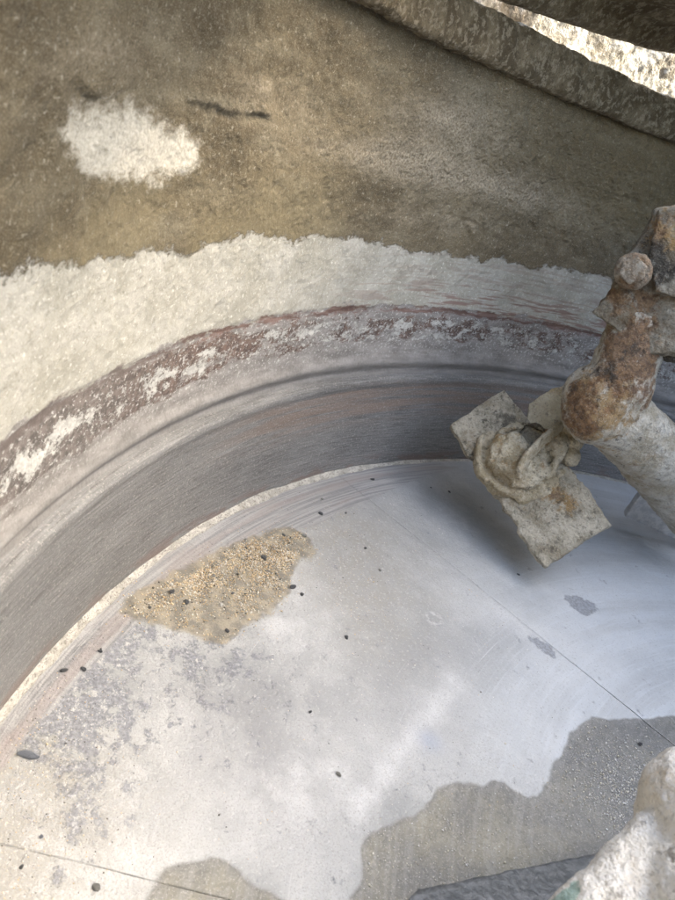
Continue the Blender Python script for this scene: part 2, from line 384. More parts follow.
def np_mesh(name, V, Fq, mats, parent=None, attrs=None, smooth=True, mi=None):
    off = np.array(parent.location if parent and parent.parent is None else ((parent.parent.location + parent.location) if parent else (0, 0, 0)))
    V = np.asarray(V, float) - off
    me = bpy.data.meshes.new(name)
    Fq = np.asarray(Fq, np.int32)
    me.vertices.add(len(V)); me.vertices.foreach_set('co', V.astype(np.float32).ravel())
    k = Fq.shape[1]
    me.loops.add(Fq.size); me.loops.foreach_set('vertex_index', Fq.ravel())
    me.polygons.add(len(Fq)); me.polygons.foreach_set('loop_start', np.arange(0, Fq.size, k, dtype=np.int32))
    me.polygons.foreach_set('loop_total', np.full(len(Fq), k, np.int32))
    if smooth: me.polygons.foreach_set('use_smooth', np.ones(len(Fq), bool))
    for m in (mats if isinstance(mats, list) else [mats]): me.materials.append(m)
    if mi is not None: me.polygons.foreach_set('material_index', mi.astype(np.int32))
    me.update(calc_edges=True)
    for k_, a in (attrs or {}).items():
        a = np.asarray(a, np.float32)
        if a.ndim == 1:
            at = me.attributes.new(k_, 'FLOAT', 'POINT'); at.data.foreach_set('value', a)
        else:
            at = me.attributes.new(k_, 'FLOAT_VECTOR', 'POINT'); at.data.foreach_set('vector', a.ravel())
    o = bpy.data.objects.new(name, me); col.objects.link(o)
    if parent: o.parent = parent
    return o

def grid_faces(nu, nv, flip=False):
    i = np.arange((nu - 1) * (nv - 1)); u = i // (nv - 1); v = i % (nv - 1)
    a = u * nv + v
    F = np.stack([a, a + 1, a + nv + 1, a + nv], 1)
    return F[:, ::-1] if flip else F

R2D = 180 / math.pi
TH = np.concatenate([np.arange(-108, 150, 2.0), np.arange(150, 252, .115)]) / R2D   # dense where the wall is in view
TH = np.append(TH, (252.) / R2D)

def revolve(name, th, r, z, mat, parent, attrs, flip=False):
    """th, r, z are (nu, nv) arrays"""
    V = np.stack([np.cos(th) * r, np.sin(th) * r, z], -1).reshape(-1, 3)
    return np_mesh(name, V, grid_faces(*th.shape, flip), mat, parent, attrs)

# ------------------------------------------------------------------ ground
g = np_mesh('ground', [(-60, -60, -.45), (60, -60, -.45), (60, 60, -.45), (-60, 60, -.45)], [(0, 1, 2, 3)], M['ground'], smooth=False)
tag(g, kind='structure')

# ------------------------------------------------------------------ the mixer pan
pan = empty('mixer_pan', (0, 0, -.03), 'round steel concrete mixer pan crusted with dried cement around its curved wall', 'mixer pan')

# wall above the liner
zz = np.concatenate([np.linspace(.160, .60, 230)])
T2, Z2 = np.meshgrid(TH, zz, indexing='ij'); th = T2.ravel(); z = Z2.ravel()
arc = th * 1.0
Pn = np.stack([arc, z, np.zeros_like(z)], 1)
deg = th * R2D
low = 1 - ss(.272, .28, z)
up = ss(.37, .40, z)
right = 1 - ss(198, 214, deg)
disp = .0045 * fbm(Pn * 9, 3, .5, 3) * ss(.2, .3, z)
disp += (.0026 * fbm(Pn * 60, 4, .6, 9) + .0034 * fbm(Pn * np.array([16, 26, 1]), 3, .5, 12)) * up
rot = np.stack([arc * .8 + z * .6, -arc * .6 + z * .8, arc * 0], 1)
disp += .0036 * fbm(rot * np.array([55, 130, 1]), 3, .55, 31) * up * right       # trowelled ripples near the corner
disp += .0012 * fbm(Pn * 90, 3, .6, 17) * (1 - up) * (1 - low)
disp += .0006 * fbm(Pn * np.array([20, 90, 1]), 3, .6, 19) * low
disp += .0016 * (1 - low)                                                        # coat stands proud of the paint
# long soft ledges in the crust
c1 = np.stack([arc * 7, 0 * z, 0 * z], 1); c2 = np.stack([arc * 60, 0 * z, 0 * z], 1)
zc = np.interp(deg, [170, 178, 187, 192, 208, 225, 233, 236.5, 238.5, 240, 241.5, 243.5, 250], [.493, .492, .496, .492, .483, .479, .482, .478, .487, .481, .478, .486, .49]) + .004 * fbm(c1, 3, .6, 40) + .0035 * fbm(c2, 4, .7, 41)
on = ss(.22, .8, .55 * fbm(np.stack([arc * 16, 0 * z, 0 * z], 1), 4, .65, 44) + .95 * np.exp(-((deg - 230) / 4.2) ** 2) + .4 * np.exp(-((deg - 240.5) / 3) ** 2) + .62 * np.exp(-((deg - 183) / 5) ** 2) + .25 * np.exp(-((deg - 208) / 5) ** 2))
wv_ = .0014 + .0022 * vnoise(np.stack([arc * 22, 0 * z, 0 * z], 1), 47) * (1 + fbm(Pn * 110, 3, .6, 48))
crack = np.exp(-((z - zc) / wv_) ** 2) * on
crack = np.maximum(crack, .45 * np.exp(-((z - zc + .003) / .0085) ** 2) * on * ss(-.2, .5, fbm(Pn * 60, 4, .7, 49)))
disp += .003 * ss(zc - .003, zc + .004, z) * on - .0028 * crack
z2 = .404 + .008 * fbm(Pn * np.array([5, 0, 1]), 3, .6, 50)
disp -= .0012 * np.exp(-((z - z2) / .0016) ** 2) * ss(.1, .4, fbm(Pn * np.array([9, 0, 1]), 3, .6, 52) + .25)
# double swell of the liner joint
sw = .0045 * np.exp(-((z - .188) / .008) ** 2) - .0025 * np.exp(-((z - .174) / .005) ** 2)
r = 1.0 - disp - sw
ang_k = [150, 176, 182, 187, 195, 201, 208, 214, 220, 226, 232, 237, 240, 244, 252]
z_k = [.366, .365, .370, .368, .358, .356, .361, .366, .368, .371, .366, .377, .379, .385, .396]
dcem = np.interp(deg, ang_k, z_k) - z
patch_poly = smooth_poly([(242.9, .464), (241.4, .471), (237.8, .473), (235.2, .463), (232.7, .456), (232.4, .437), (234.8, .424), (240.0, .430), (242, .444)], 1)
pp = np.stack([deg, z * R2D], 1); pl = patch_poly.copy(); pl[:, 1] *= R2D
patch = np.where(deg > 225, poly_sd(pp, pl) / R2D, -1)
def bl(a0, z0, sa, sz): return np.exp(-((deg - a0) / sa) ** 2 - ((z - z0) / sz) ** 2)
bloom_light = .8 * bl(206.5, .522, 8, .035) + .85 * bl(210, .462, 13, .028) + .5 * bl(194, .46, 10, .03) + .5 * bl(242, .50, 4, .02) + .5 * bl(205, .40, 10, .02) + .5 * bl(228, .50, 5, .02) - .5 * bl(221, .43, 6, .02)
A = dict(unroll=np.stack([arc, z, 0 * z], 1), dcem=dcem, zz=z, ang=deg, patch=patch, bloom_light=bloom_light, crack=crack)
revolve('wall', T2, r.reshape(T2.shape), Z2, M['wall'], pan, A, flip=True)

# liner with a rounded top lip
def prof(pts, n):
    pts = np.array(pts, float); d = np.r_[0, np.cumsum(np.hypot(*np.diff(pts, axis=0).T))]
    s = np.linspace(0, d[-1], n); return np.interp(s, d, pts[:, 0]), np.interp(s, d, pts[:, 1])
pr, pz = prof([(.992, .004), (.9925, .12), (.9915, .148), (.9885, .1565), (.9895, .1625), (.993, .166), (1.003, .1675)], 70)
T2, R2 = np.meshgrid(TH, pr, indexing='ij'); _, Z2 = np.meshgrid(TH, pz, indexing='ij')
th = T2.ravel(); z = Z2.ravel()
Pn = np.stack([th, z, 0 * z], 1)
rr = R2.ravel() + .0008 * fbm(Pn * np.array([8, 60, 1]), 3, .5, 60) + .0015 * fbm(Pn * np.array([3, 8, 1]), 2, .5, 61)
sl = np.interp(np.tile(np.arange(len(pr)), len(TH)), np.arange(len(pr)), np.r_[0, np.cumsum(np.hypot(np.diff(pr), np.diff(pz)))])
Pl = np.stack([th, sl, 0 * z], 1)
A = dict(unroll=Pl, zz=z, ang=th * R2D)
revolve('wear_liner', T2, rr.reshape(T2.shape), Z2, M['liner'], pan, A, flip=True)

# cement fillet in the corner between floor and wall
pr, pz = prof([(.978, -.001), (.979, .0025), (.984, .0055), (.9885, .008), (.9925, .0115), (.994, .0115)], 18)
TF = np.concatenate([np.arange(-108, 150, 2.0), np.arange(150, 252.2, .1)]) / R2D
T2, R2 = np.meshgrid(TF, pr, indexing='ij'); _, Z2 = np.meshgrid(TF, pz, indexing='ij')
th = T2.ravel(); dg = th * R2D
Pn = np.stack([th, Z2.ravel(), R2.ravel()], 1)
nz = fbm(Pn * np.array([70, 70, 70]), 4, .6, 70); n2 = fbm(Pn * np.array([14, 0, 0]), 3, .6, 73)
width = np.interp(dg, [150, 185, 200, 215, 252], [.30, .36, .5, .62, .55]) * (1 + .4 * n2)
rr = .9935 - (.9935 - R2.ravel()) * width + .0018 * nz
zf = Z2.ravel() * np.clip(width, .3, 2) + .0012 * nz
revolve('joint_fillet', T2, rr.reshape(T2.shape), zf.reshape(T2.shape), M['fillet'], pan, dict(unroll=Pn), flip=True)

# floor plates: radial sectors
PUD_A = smooth_poly([(-.24, -.79), (-.283, -.772), (-.301, -.768), (-.309, -.756), (-.306, -.726), (-.3, -.711), (-.285, -.702), (-.273, -.685), (-.262, -.668), (-.23, -.65), (-.18, -.70)], 1)
PUD_B = smooth_poly([(-.2, -.66), (-.258, -.633), (-.278, -.613), (-.306, -.605), (-.313, -.592), (-.319, -.56), (-.322, -.539), (-.339, -.521), (-.353, -.488), (-.349, -.467), (-.341, -.459), (-.349, -.439), (-.330, -.421), (-.329, -.403), (-.349, -.38), (-.365, -.361), (-.405, -.306), (-.415, -.263), (-.405, -.208), (-.413, -.164), (-.396, -.125), (-.30, -.05), (-.1, -.2), (-.1, -.6)], 1)
SAND = smooth_poly([(-.569, -.786), (-.588, -.773), (-.613, -.734), (-.641, -.692), (-.674, -.657), (-.703, -.619), (-.734, -.558), (-.71, -.543), (-.668, -.561), (-.629, -.584), (-.593, -.617), (-.553, -.66), (-.534, -.696), (-.545, -.721), (-.556, -.745), (-.561, -.775)], 3)
SPOT1 = smooth_poly([(-.62, -.181), (-.621, -.153), (-.597, -.125), (-.578, -.155), (-.585, -.175)], 1)
SPOT2 = smooth_poly([(-.540, -.292), (-.533, -.272), (-.512, -.257), (-.499, -.272), (-.516, -.283)], 1)
def gb(x, y, x0, y0, s, s2=None, a=0.):
    s2 = s2 or s; c, q = math.cos(a), math.sin(a); dx, dy = x - x0, y - y0
    return np.exp(-((dx * c + dy * q) / s) ** 2 - ((-dx * q + dy * c) / s2) ** 2)
def seg(x, y, a, b, wd):
    P = np.stack([x, y], 1); a = np.array(a); b = np.array(b); e = b - a
    t = np.clip(((P - a) @ e) / (e @ e), 0, 1); q = P - a - t[:, None] * e
    return np.exp(-(np.hypot(q[:, 0], q[:, 1]) / wd) ** 2)

def floor_height(x, y):
    P = np.stack([x, y, 0 * x], 1)
    return .0014 * fbm(P * 6, 3, .5, 80) + .0005 * fbm(P * 45, 3, .55, 84)

def plate(a0, a1, dense):
    nt_, nr_ = (330, 330) if dense else (24, 14)
    t = np.linspace(a0, a1, nt_) / R2D; r = np.linspace(.12, .998, nr_)
    TT, RR = np.meshgrid(t, r, indexing='ij'); th = TT.ravel(); rr = RR.ravel()
    def gapw(a):      # cement has filled most of the joints; they open towards the centre of the pan
        o_ = .0005 * (1 - ss(.46, .62, rr)) if 200 < a < 210 else 0 * rr
        return .00010 + o_ + .0002 * fbm(np.stack([rr * 60, 0 * rr + a, 0 * rr], 1), 3, .6, 95)
    tin = np.clip(th, a0 / R2D + np.abs(gapw(a0)) / rr, a1 / R2D - np.abs(gapw(a1)) / rr)
    x = np.cos(tin) * rr; y = np.sin(tin) * rr
    z = floor_height(x, y)
    de = np.minimum((th - a0 / R2D) * rr, (a1 / R2D - th) * rr)
    z = z - .0006 * (1 - ss(0, .002, de))
    dg = th * R2D
    X2 = np.stack([x, y], 1)
    A = {}
    A['flat'] = np.stack([x, y, 0 * x], 1); A['polar'] = np.stack([th * .75, rr, 0 * rr], 1); A['rad'] = rr
    wob = .006 * fbm(np.stack([x, y, 0 * x], 1) * 28, 3, .5, 90)
    A['pud'] = np.maximum(poly_sd(X2, PUD_A), poly_sd(X2, PUD_B)) + wob * .35
    z = z - .0006 * ss(-.001, .004, A['pud'])
    A['sandd'] = poly_sd(X2, SAND) + wob * 2.2 + .006
    A['spot'] = np.maximum(poly_sd(X2, SPOT1), poly_sd(X2, SPOT2)) + wob * .3
    A['cream'] = np.clip(1.0 * gb(x, y, -.40, -.88, .14, .06, .5) + .9 * gb(x, y, -.31, -.86, .09) + .75 * gb(x, y, -.60, -.50, .12, .09) + .6 * gb(x, y, -.76, -.49, .07) + .5 * gb(x, y, -.70, -.42, .1), 0, 1)
    A['cloud'] = np.clip(.75 * gb(x, y, -.43, -.70, .075, .05, .3) + .55 * gb(x, y, -.36, -.66, .06) + .5 * gb(x, y, -.50, -.42, .06, .10, .2) + .25 * gb(x, y, -.80, -.40, .06, .13, .4) + .6 * gb(x, y, -.46, -.63, .035, .07, .4) + .45 * gb(x, y, -.43, -.52, .04), 0, .9)
    A['cool'] = np.clip(ss(-.42, -.12, y + .35 * (x + .6)) * .95 + .45 * gb(x, y, -.42, -.36, .1), 0, 1)
    A['worn'] = np.clip(.62 * gb(x, y, -.455, -.81, .05, .035, .6) + .6 * gb(x, y, -.44, -.85, .035) + .5 * gb(x, y, -.52, -.79, .06, .025, 2.3) + .38 * gb(x, y, -.50, -.70, .08) + .45 * gb(x, y, -.36, -.82, .06, .03) + .25, 0, 1)
    A['redwear'] = .8 * gb(x, y, -.425, -.885, .018, .03) + .35 * gb(x, y, -.55, -.80, .07, .012, 2.4)
    A['sweep'] = np.clip(.75 * seg(x, y, (-.33, -.60), (-.47, -.43), .012) + .6 * gb(x, y, -.36, -.64, .04) + .65 * gb(x, y, -.55, -.60, .05) + .5 * gb(x, y, -.31, -.79, .05) + .6 * gb(x, y, -.55, -.27, .10, .02, .9), 0, 1)
    stripw = np.interp(dg, [150, 180, 195, 205, 215, 225, 235, 245, 252], [.0, .01, .04, .075, .085, .06, .045, .03, .03])
    A['strip'] = ss(0., .022, rr - (.992 - stripw - .01)) * ss(185, 200, dg)
    A['bluespot'] = gb(x, y, -.397, -.495, .013)
    rg = np.hypot(x + .567, y + .412)
    A['ringmark'] = np.exp(-((rg - .009) / .004) ** 2) + .8 * gb(x, y, -.367, -.604, .012)
    A['pudcool'] = ss(-.5, -.3, y) * .8
    V = np.stack([x, y, z], 1)
    # skirt down along the four edges so the plate has thickness
    ring = np.concatenate([np.arange(nr_), np.arange(1, nt_) * nr_ + nr_ - 1, np.arange(nr_ - 2, -1, -1) + (nt_ - 1) * nr_, np.arange(nt_ - 2, 0, -1) * nr_])
    b0 = len(V); Vb = V[ring].copy(); Vb[:, 2] -= .008
    V = np.vstack([V, Vb]); k = len(ring); i = np.arange(k)
    Fs = np.stack([ring, b0 + i, b0 + (i + 1) % k, ring[(i + 1) % k]], 1)
    A = {q: np.concatenate([v, v[ring]]) for q, v in A.items()}
    F = np.vstack([grid_faces(nt_, nr_, True), Fs])
    np_mesh('floor_plate', V, F, M['floor'], pan, A)
edges = [160.0, 206.5, 249.2, 290, 335, 380, 425, 470, 520]
for i in range(8):
    plate(edges[i], edges[i + 1], i < 2 or i == 2)
# bottom sheet under the plates
bm = bmesh.new(); bmesh.ops.create_cone(bm, cap_ends=True, segments=96, radius1=1.03, radius2=1.03, depth=.02, matrix=Matrix.Translation((0, 0, .0170)))
me = bpy.data.meshes.new('base_sheet'); bm.to_mesh(me); bm.free(); me.materials.append(M['joint'])
o = bpy.data.objects.new('base_sheet', me); col.objects.link(o); o.parent = pan

# rim ring with its overhanging lip, then the outer guard
pr, pz = prof([(1.004, .592), (.992, .590), (.981, .5915), (.976, .597), (.9755, .612), (.978, .632), (.984, .6425), (1.0, .6455), (1.045, .646), (1.056, .650), (1.06, .70), (1.062, .80), (1.075, .80)], 150)
T2, R2 = np.meshgrid(TH, pr, indexing='ij'); _, Z2 = np.meshgrid(TH, pz, indexing='ij')
V = np.stack([np.cos(T2) * R2, np.sin(T2) * R2, Z2], -1).reshape(-1, 3)
d = .006 * fbm(V * 26, 4, .6, 100) + .0025 * fbm(V * 110, 3, .6, 104) + .003 * fbm(V * 9, 2, .5, 108)
V[:, 0] *= 1 - d; V[:, 1] *= 1 - d; V[:, 2] += .6 * d
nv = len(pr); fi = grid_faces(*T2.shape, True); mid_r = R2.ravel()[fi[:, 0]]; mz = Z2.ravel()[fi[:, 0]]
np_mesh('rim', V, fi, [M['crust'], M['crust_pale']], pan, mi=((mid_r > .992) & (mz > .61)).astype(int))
# outside of the drum
pr = np.array([1.075, 1.075]); pz = np.array([.80, -.05])
TO = np.linspace(0, 2 * math.pi, 129); T2, R2 = np.meshgrid(TO, pr, indexing='ij'); _, Z2 = np.meshgrid(TO, pz, indexing='ij')
revolve('drum_shell', T2, R2, Z2, M['paint'], pan, {})

# ------------------------------------------------------------------ cover
cov = empty('mixer_cover', (0, 0, .72), 'flat steel cover over the pan with a concrete crusted skirt hanging above the lit gap', 'mixer cover')
TC = np.linspace(-58, 228, 1600) / R2D
ks = [(.885, .722), (.93, .712), (.958, .69), (.968, .66), (.975, .65), (.988, .648), (.996, .652), (.998, .70), (.997, .735), (.885, .738)]
pr, pz = prof(ks, 70)
T2, R2 = np.meshgrid(TC, pr, indexing='ij'); _, Z2 = np.meshgrid(TC, pz, indexing='ij')
zb = np.interp(T2 * R2D, [-60, 120, 172, 185, 187, 191, 195, 199.3, 203, 207.6, 212, 230], [.642, .642, .655, .697, .691, .681, .675, .667, .660, .653, .645, .640])
Z3 = .735 - (.735 - Z2) / (.735 - .648) * (.735 - zb)
V = np.stack([np.cos(T2) * R2, np.sin(T2) * R2, Z3], -1).reshape(-1, 3)
d = .004 * fbm(V * 34, 4, .6, 120) + .004 * fbm(V * 11, 2, .5, 124)
V[:, 0] *= 1 - d; V[:, 1] *= 1 - d; V[:, 2] += .5 * d
np_mesh('skirt', V, grid_faces(*T2.shape, True), M['crust'], cov)
HX0, HX1, HY1 = -.68, .55, .42                      # unseen hatch opening, placed and shaped to steer daylight into the pan
bm = bmesh.new()
def add_poly(bm, pts, z0, z1):
    a = [bm.verts.new((x, y, z0)) for x, y in pts]; b = [bm.verts.new((x, y, z1)) for x, y in pts]
    bm.faces.new(a[::-1]); bm.faces.new(b); k = len(pts)
    for i in range(k): bm.faces.new((a[i], a[(i + 1) % k], b[(i + 1) % k], b[i]))
def arcp(a0, a1, r, n=40): return [(math.cos(math.radians(a)) * r, math.sin(math.radians(a)) * r) for a in np.linspace(a0, a1, n)]
rc = .90
HY0 = -.60
aq = math.degrees(math.asin(.86)); HX2 = -.22
add_poly(bm, [(HX2, HY0), (HX0, HY0)] + arcp(180 + math.degrees(math.asin(-HY0)), 180 + math.degrees(math.acos(-HX2)), 1.0, 30), .7395, .7525)
add_poly(bm, [(HX2 + .002, -.86), (HX2 + .002, -math.sqrt(1 - HX2 ** 2))] + arcp(180 + math.degrees(math.acos(-HX2 - .002)) + .1, 360 - aq, 1.0, 20), .7395, .7525)
aL = math.degrees(math.acos(HX0 / rc)); aR = math.degrees(math.acos(HX1 / rc)); aH = math.degrees(math.asin(HY1 / rc))
add_poly(bm, arcp(aH, 180 - aH, rc, 80), .7235, .7365)                                   # everything behind the hatch
HXN = -.78; aN = math.degrees(math.acos(HXN / rc))      # the opening widens towards the wall
add_poly(bm, [(HX0, .05), (HX0, HY1 - .001)] + arcp(180 - aH, 360 - aN, rc, 30) + [(HXN, .05)], .7235, .7365)
add_poly(bm, [(HX1, HY1 - .001)] + arcp(-aR, aH, rc, 30), .7235, .7365)
me = bpy.data.meshes.new('cover_plate'); bm.to_mesh(me); bm.free(); me.materials.append(M['crust'])
me.transform(Matrix.Translation((0, 0, -.72)))
o = bpy.data.objects.new('cover_plate', me); col.objects.link(o); o.parent = cov

BLOCK_X = .64  # unseen box added above the cover to keep direct sun out of the pan
hs = empty('sun_blocker', (0, .6, .737), 'tall grey box added out of view on the mixer cover to block the sun', 'sun blocker')
def box_bm(x0, x1, y0, y1, z0, z1, bev=.01):
    b = bmesh.new(); bmesh.ops.create_cube(b, size=1, matrix=Matrix.Translation(((x0 + x1) / 2, (y0 + y1) / 2, (z0 + z1) / 2)) @ Matrix.Diagonal((x1 - x0, y1 - y0, z1 - z0, 1)))
    bmesh.ops.bevel(b, geom=b.edges[:], offset=bev, segments=2, affect='EDGES'); return b
def bm_obj(name, b, m, parent, smooth=False):
    me = bpy.data.meshes.new(name); b.to_mesh(me); b.free(); me.materials.append(m)
    if smooth: me.polygons.foreach_set('use_smooth', np.ones(len(me.polygons), bool))
    o = bpy.data.objects.new(name, me); col.objects.link(o); o.parent = parent
    me.transform(Matrix.Translation(-parent.location)); return o
bm_obj('blocker_base', box_bm(-.66, BLOCK_X, .47, .86, .740, 1.35), M['paint'], hs)
bm_obj('blocker_top', box_bm(-.64, BLOCK_X - .02, .49, .84, 1.352, 1.98, .05), M['paint'], hs)

# ------------------------------------------------------------------ lumpy solids by voxel remesh
def tube(b, pts, rads, n=20):
    """lofted chain of discs through pts"""
    pts = [Vector(p) for p in pts]; rings = []
    for i, p in enumerate(pts):
        t = (pts[min(i + 1, len(pts) - 1)] - pts[max(i - 1, 0)]).normalized()
        a = t.orthogonal().normalized(); c = t.cross(a)
        if i and rings:
            # keep ring twist steady
            a = (a0 - t * a0.dot(t)).normalized(); c = t.cross(a)
        a0 = a
        rings.append([b.verts.new(p + (a * math.cos(q) + c * math.sin(q)) * rads[i]) for q in [2 * math.pi * k / n for k in range(n)]])
    for r0, r1 in zip(rings, rings[1:]):
        for k in range(n): b.faces.new((r0[k], r0[(k + 1) % n], r1[(k + 1) % n], r1[k]))
    b.faces.new(rings[0][::-1]); b.faces.new(rings[-1])
def ball(b, c, r, sc=(1, 1, 1), rot=None):
    m = Matrix.Translation(c) @ (rot.to_4x4() if rot else Matrix.Identity(4)) @ Matrix.Diagonal((*[r * s for s in sc], 1))
    bmesh.ops.create_icosphere(b, subdivisions=3, radius=1, matrix=m)
def prism(b, outline, frame, n0, n1):
    """outline in (u,v) of frame=(origin,u,v,n); extruded between heights n0,n1"""
    o, u, v, n = frame
    lo = [b.verts.new(o + u * p[0] + v * p[1] + n * n0) for p in outline]
    hi = [b.verts.new(o + u * p[0] + v * p[1] + n * n1) for p in outline]
    b.faces.new(lo[::-1]); b.faces.new(hi); k = len(lo)
    for i in range(k): b.faces.new((lo[i], lo[(i + 1) % k], hi[(i + 1) % k], hi[i]))

def lumpy(name, b, mat, parent, voxel=.0022, smooth=2, amp=(.003, .0015), freq=(28, 110), fields=None, deform=None, seed=0):
    bmesh.ops.recalc_face_normals(b, faces=b.faces[:])
    me = bpy.data.meshes.new('tmp'); b.to_mesh(me); b.free()
    o = bpy.data.objects.new('tmp', me); col.objects.link(o)
    m = o.modifiers.new('r', 'REMESH'); m.mode = 'VOXEL'; m.voxel_size = voxel; m.use_smooth_shade = True
    if smooth:
        s = o.modifiers.new('s', 'SMOOTH'); s.iterations = smooth; s.factor = .6
    bpy.context.view_layer.update()
    dg = bpy.context.evaluated_depsgraph_get()
    m2 = bpy.data.meshes.new_from_object(o.evaluated_get(dg))
    bpy.data.objects.remove(o)
    k = len(m2.vertices); V = np.empty(k * 3, np.float32); m2.vertices.foreach_get('co', V); V = V.reshape(-1, 3).astype(float)
    Nn = np.empty(k * 3, np.float32); m2.vertices.foreach_get('normal', Nn); Nn = Nn.reshape(-1, 3)
    d = amp[0] * fbm(V * freq[0], 4, .55, seed) + amp[1] * fbm(V * freq[1], 3, .6, seed + 7)
    if deform is not None: d = d + deform(V)
    V2 = V + Nn * d[:, None]
    m2.vertices.foreach_set('co', (V2 - np.array(parent.location)).astype(np.float32).ravel())
    for key in ('rust', 'ochre', 'dark', 'teal'):
        f = (fields or {}).get(key)
        a = np.clip(f(V) if f else np.zeros(k), 0, 1.2).astype(np.float32)
        at = m2.attributes.new(key, 'FLOAT', 'POINT'); at.data.foreach_set('value', a)
    m2.materials.clear(); m2.materials.append(mat); m2.name = name; m2.update()
    m2.polygons.foreach_set('use_smooth', np.ones(len(m2.polygons), bool))
    o = bpy.data.objects.new(name, m2); col.objects.link(o); o.parent = parent
    return o
def near(c, s): return lambda V: np.exp(-np.sum((V - np.array(c)) ** 2, 1) / (s * s))
def fsum(*fs): return lambda V: sum(k * f(V) for k, f in fs)
def at(x, y, t):            # point at distance t along a photographed direction, used to lay out the arms in depth
    v = Fv + Rv * ((x - 337.5) / 722) - Uv * ((y - 450) / 722)
    return Vector(CAM) + v * t

# ------------------------------------------------------------------ the elbowed mixing arm
E = Vector((-.7192, -.188, .256))
arm = empty('agitator', (-.72, .09, 0.0), 'rusty elbowed mixing arm with a crusted bolted clamp at the right edge', 'mixing arm')
b = bmesh.new()
tube(b, [at(640, 322, .945), at(628, 355, .945), at(616, 388, .955), at(606, 408, .965)], [.040, .041, .046, .046])
ball(b, at(602, 400, .965), .053, (1, 1, 1))
ball(b, at(596, 412, .96), .044)
tube(b, [at(598, 408, .965), at(625, 425, .99), at(650, 450, 1.03), at(678, 488, 1.10), at(700, 520, 1.16)], [.045, .048, .050, .049, .046])
lumpy('elbow_tube', b, M['arm'], arm, .0024, 3, (.0045, .0018), (26, 120), dict(
    rust=fsum((1.0, near(at(632, 355, .90), .05)), (.8, near(at(565, 405, .93), .035)), (.45, near(at(590, 440, .93), .04)), (.4, near(at(650, 395, .93), .03)), (.35, near(at(620, 475, 1.0), .04))),
    ochre=fsum((.95, near(at(572, 385, .92), .035)), (.6, near(at(595, 425, .92), .04)), (.45, near(at(625, 395, .92), .045)), (.35, near(at(610, 460, .98), .04))),
    dark=fsum((.85, near(at(600, 368, .91), .030)), (.5, near(at(575, 430, .93), .022)), (.55, near(at(640, 350, .90), .02)), (.4, near(at(566, 392, .93), .018)))), seed=200)
# clamp: a chunky tapered casting
b = bmesh.new()
tc = [(597, 312), (612, 291), (622, 262), (636, 240), (648, 212), (668, 209), (720, 216), (730, 300), (712, 345), (678, 356), (655, 352), (628, 335)]
base_t = .905
o0 = at(640, 290, base_t); nn = -(o0 - Vector(CAM)).normalized()
uu = (at(700, 290, base_t) - o0).normalized(); uu = (uu - nn * uu.dot(nn)).normalized(); vv = nn.cross(uu)
sc = base_t / 722
outl = [((x - 640) * sc, -(y - 290) * sc) for x, y in tc]
if vv.dot(Uv) < 0: vv = -vv
def oc(pts): return [((x - 640) * sc, -(y - 290) * sc) for x, y in pts]
prism(b, outl, (o0, uu, vv, nn), -.060, .000)
prism(b, oc([(650, 214), (700, 210), (715, 262), (676, 300), (655, 292), (646, 262)]), (o0, uu, vv, nn), -.02, .016)      # upper jaw
prism(b, oc([(597, 312), (618, 282), (634, 296), (640, 326), (628, 336)]), (o0, uu, vv, nn), -.02, .008)                # flared wing
ball(b, at(676, 322, .935), .050, (1, 1.1, 1)); ball(b, at(715, 290, .94), .055)
prism(b, oc([(628, 334), (652, 352), (700, 352), (720, 330), (700, 318), (650, 326)]), (o0, uu, vv, nn), -.03, .010)     # lower lug
lumpy('clamp_bracket', b, M['clamp'], arm, .0024, 1, (.0060, .0030), (26, 90), dict(
    rust=fsum((.8, near(at(632, 300, .89), .04)), (.6, near(at(650, 335, .88), .03)), (.5, near(at(658, 225, .87), .03))),
    ochre=fsum((.6, near(at(660, 228, .87), .035)), (.55, near(at(645, 330, .88), .04))),
    dark=fsum((.7, near(at(655, 330, .88), .016)), (.85, near(at(652, 252, .87), .025)), (.7, near(at(648, 292, .87), .022)), (.6, near(at(668, 275, .87), .02)), (.6, near(at(628, 285, .9), .012)))), seed=220)
b = bmesh.new()
tube(b, [at(715, 300, .92), at(780, 262, .92), Vector((-.50, .18, .56)), Vector((-.30, .42, .66)), Vector((-.22, .52, .73))], [.036, .038, .038, .038, .038])
lumpy('drop_shaft', b, M['clamp'], arm, .0035, 2, (.003, .0015), (26, 110), seed=245)
b = bmesh.new()
bc = at(633, 271, .872)
tube(b, [bc - nn * .02, bc + nn * .002, bc + nn * .006], [.0225, .0215, .019], 18)
tube(b, [bc + nn * .0, bc + nn * .021, bc + nn * .0225], [.0165, .0160, .0140], 6)
lumpy('bolt', b, M['bolt'], arm, .0012, 0, (.0014, .0010), (70, 190), dict(rust=fsum((.6, near(bc, .03))), ochre=fsum((.3, near(bc, .05))), dark=fsum((.3, near(bc, .014)))), seed=230)
b = bmesh.new()
tube(b, [at(662, 352, .93), at(668, 352, .925), at(700, 352, .925)], [.010, .014, .014], 6)
lumpy('lower_bolt', b, M['clamp'], arm, .0016, 1, (.003, .001), (60, 160), dict(dark=fsum((.9, near(at(668, 352, .92), .03)))), seed=232)
# scraper blade on the end of the tube
b = bmesh.new()
b0 = at(652, 484, 1.19)
fu = (Vector((.30, .90, -.10))).normalized(); fv = Vector((-.2, -.02, -1)).normalized(); fn = fu.cross(fv).normalized(); fv = fn.cross(fu)
prism(b, [(-.01, .0), (.22, -.02), (.22, .085), (.0, .075)], (b0, fu, fv, fn), -.007, .007)
ob = lumpy('scraper_blade', b, M['steel'], arm, .0022, 1, (.001, .0006), (30, 150), {}, seed=240)

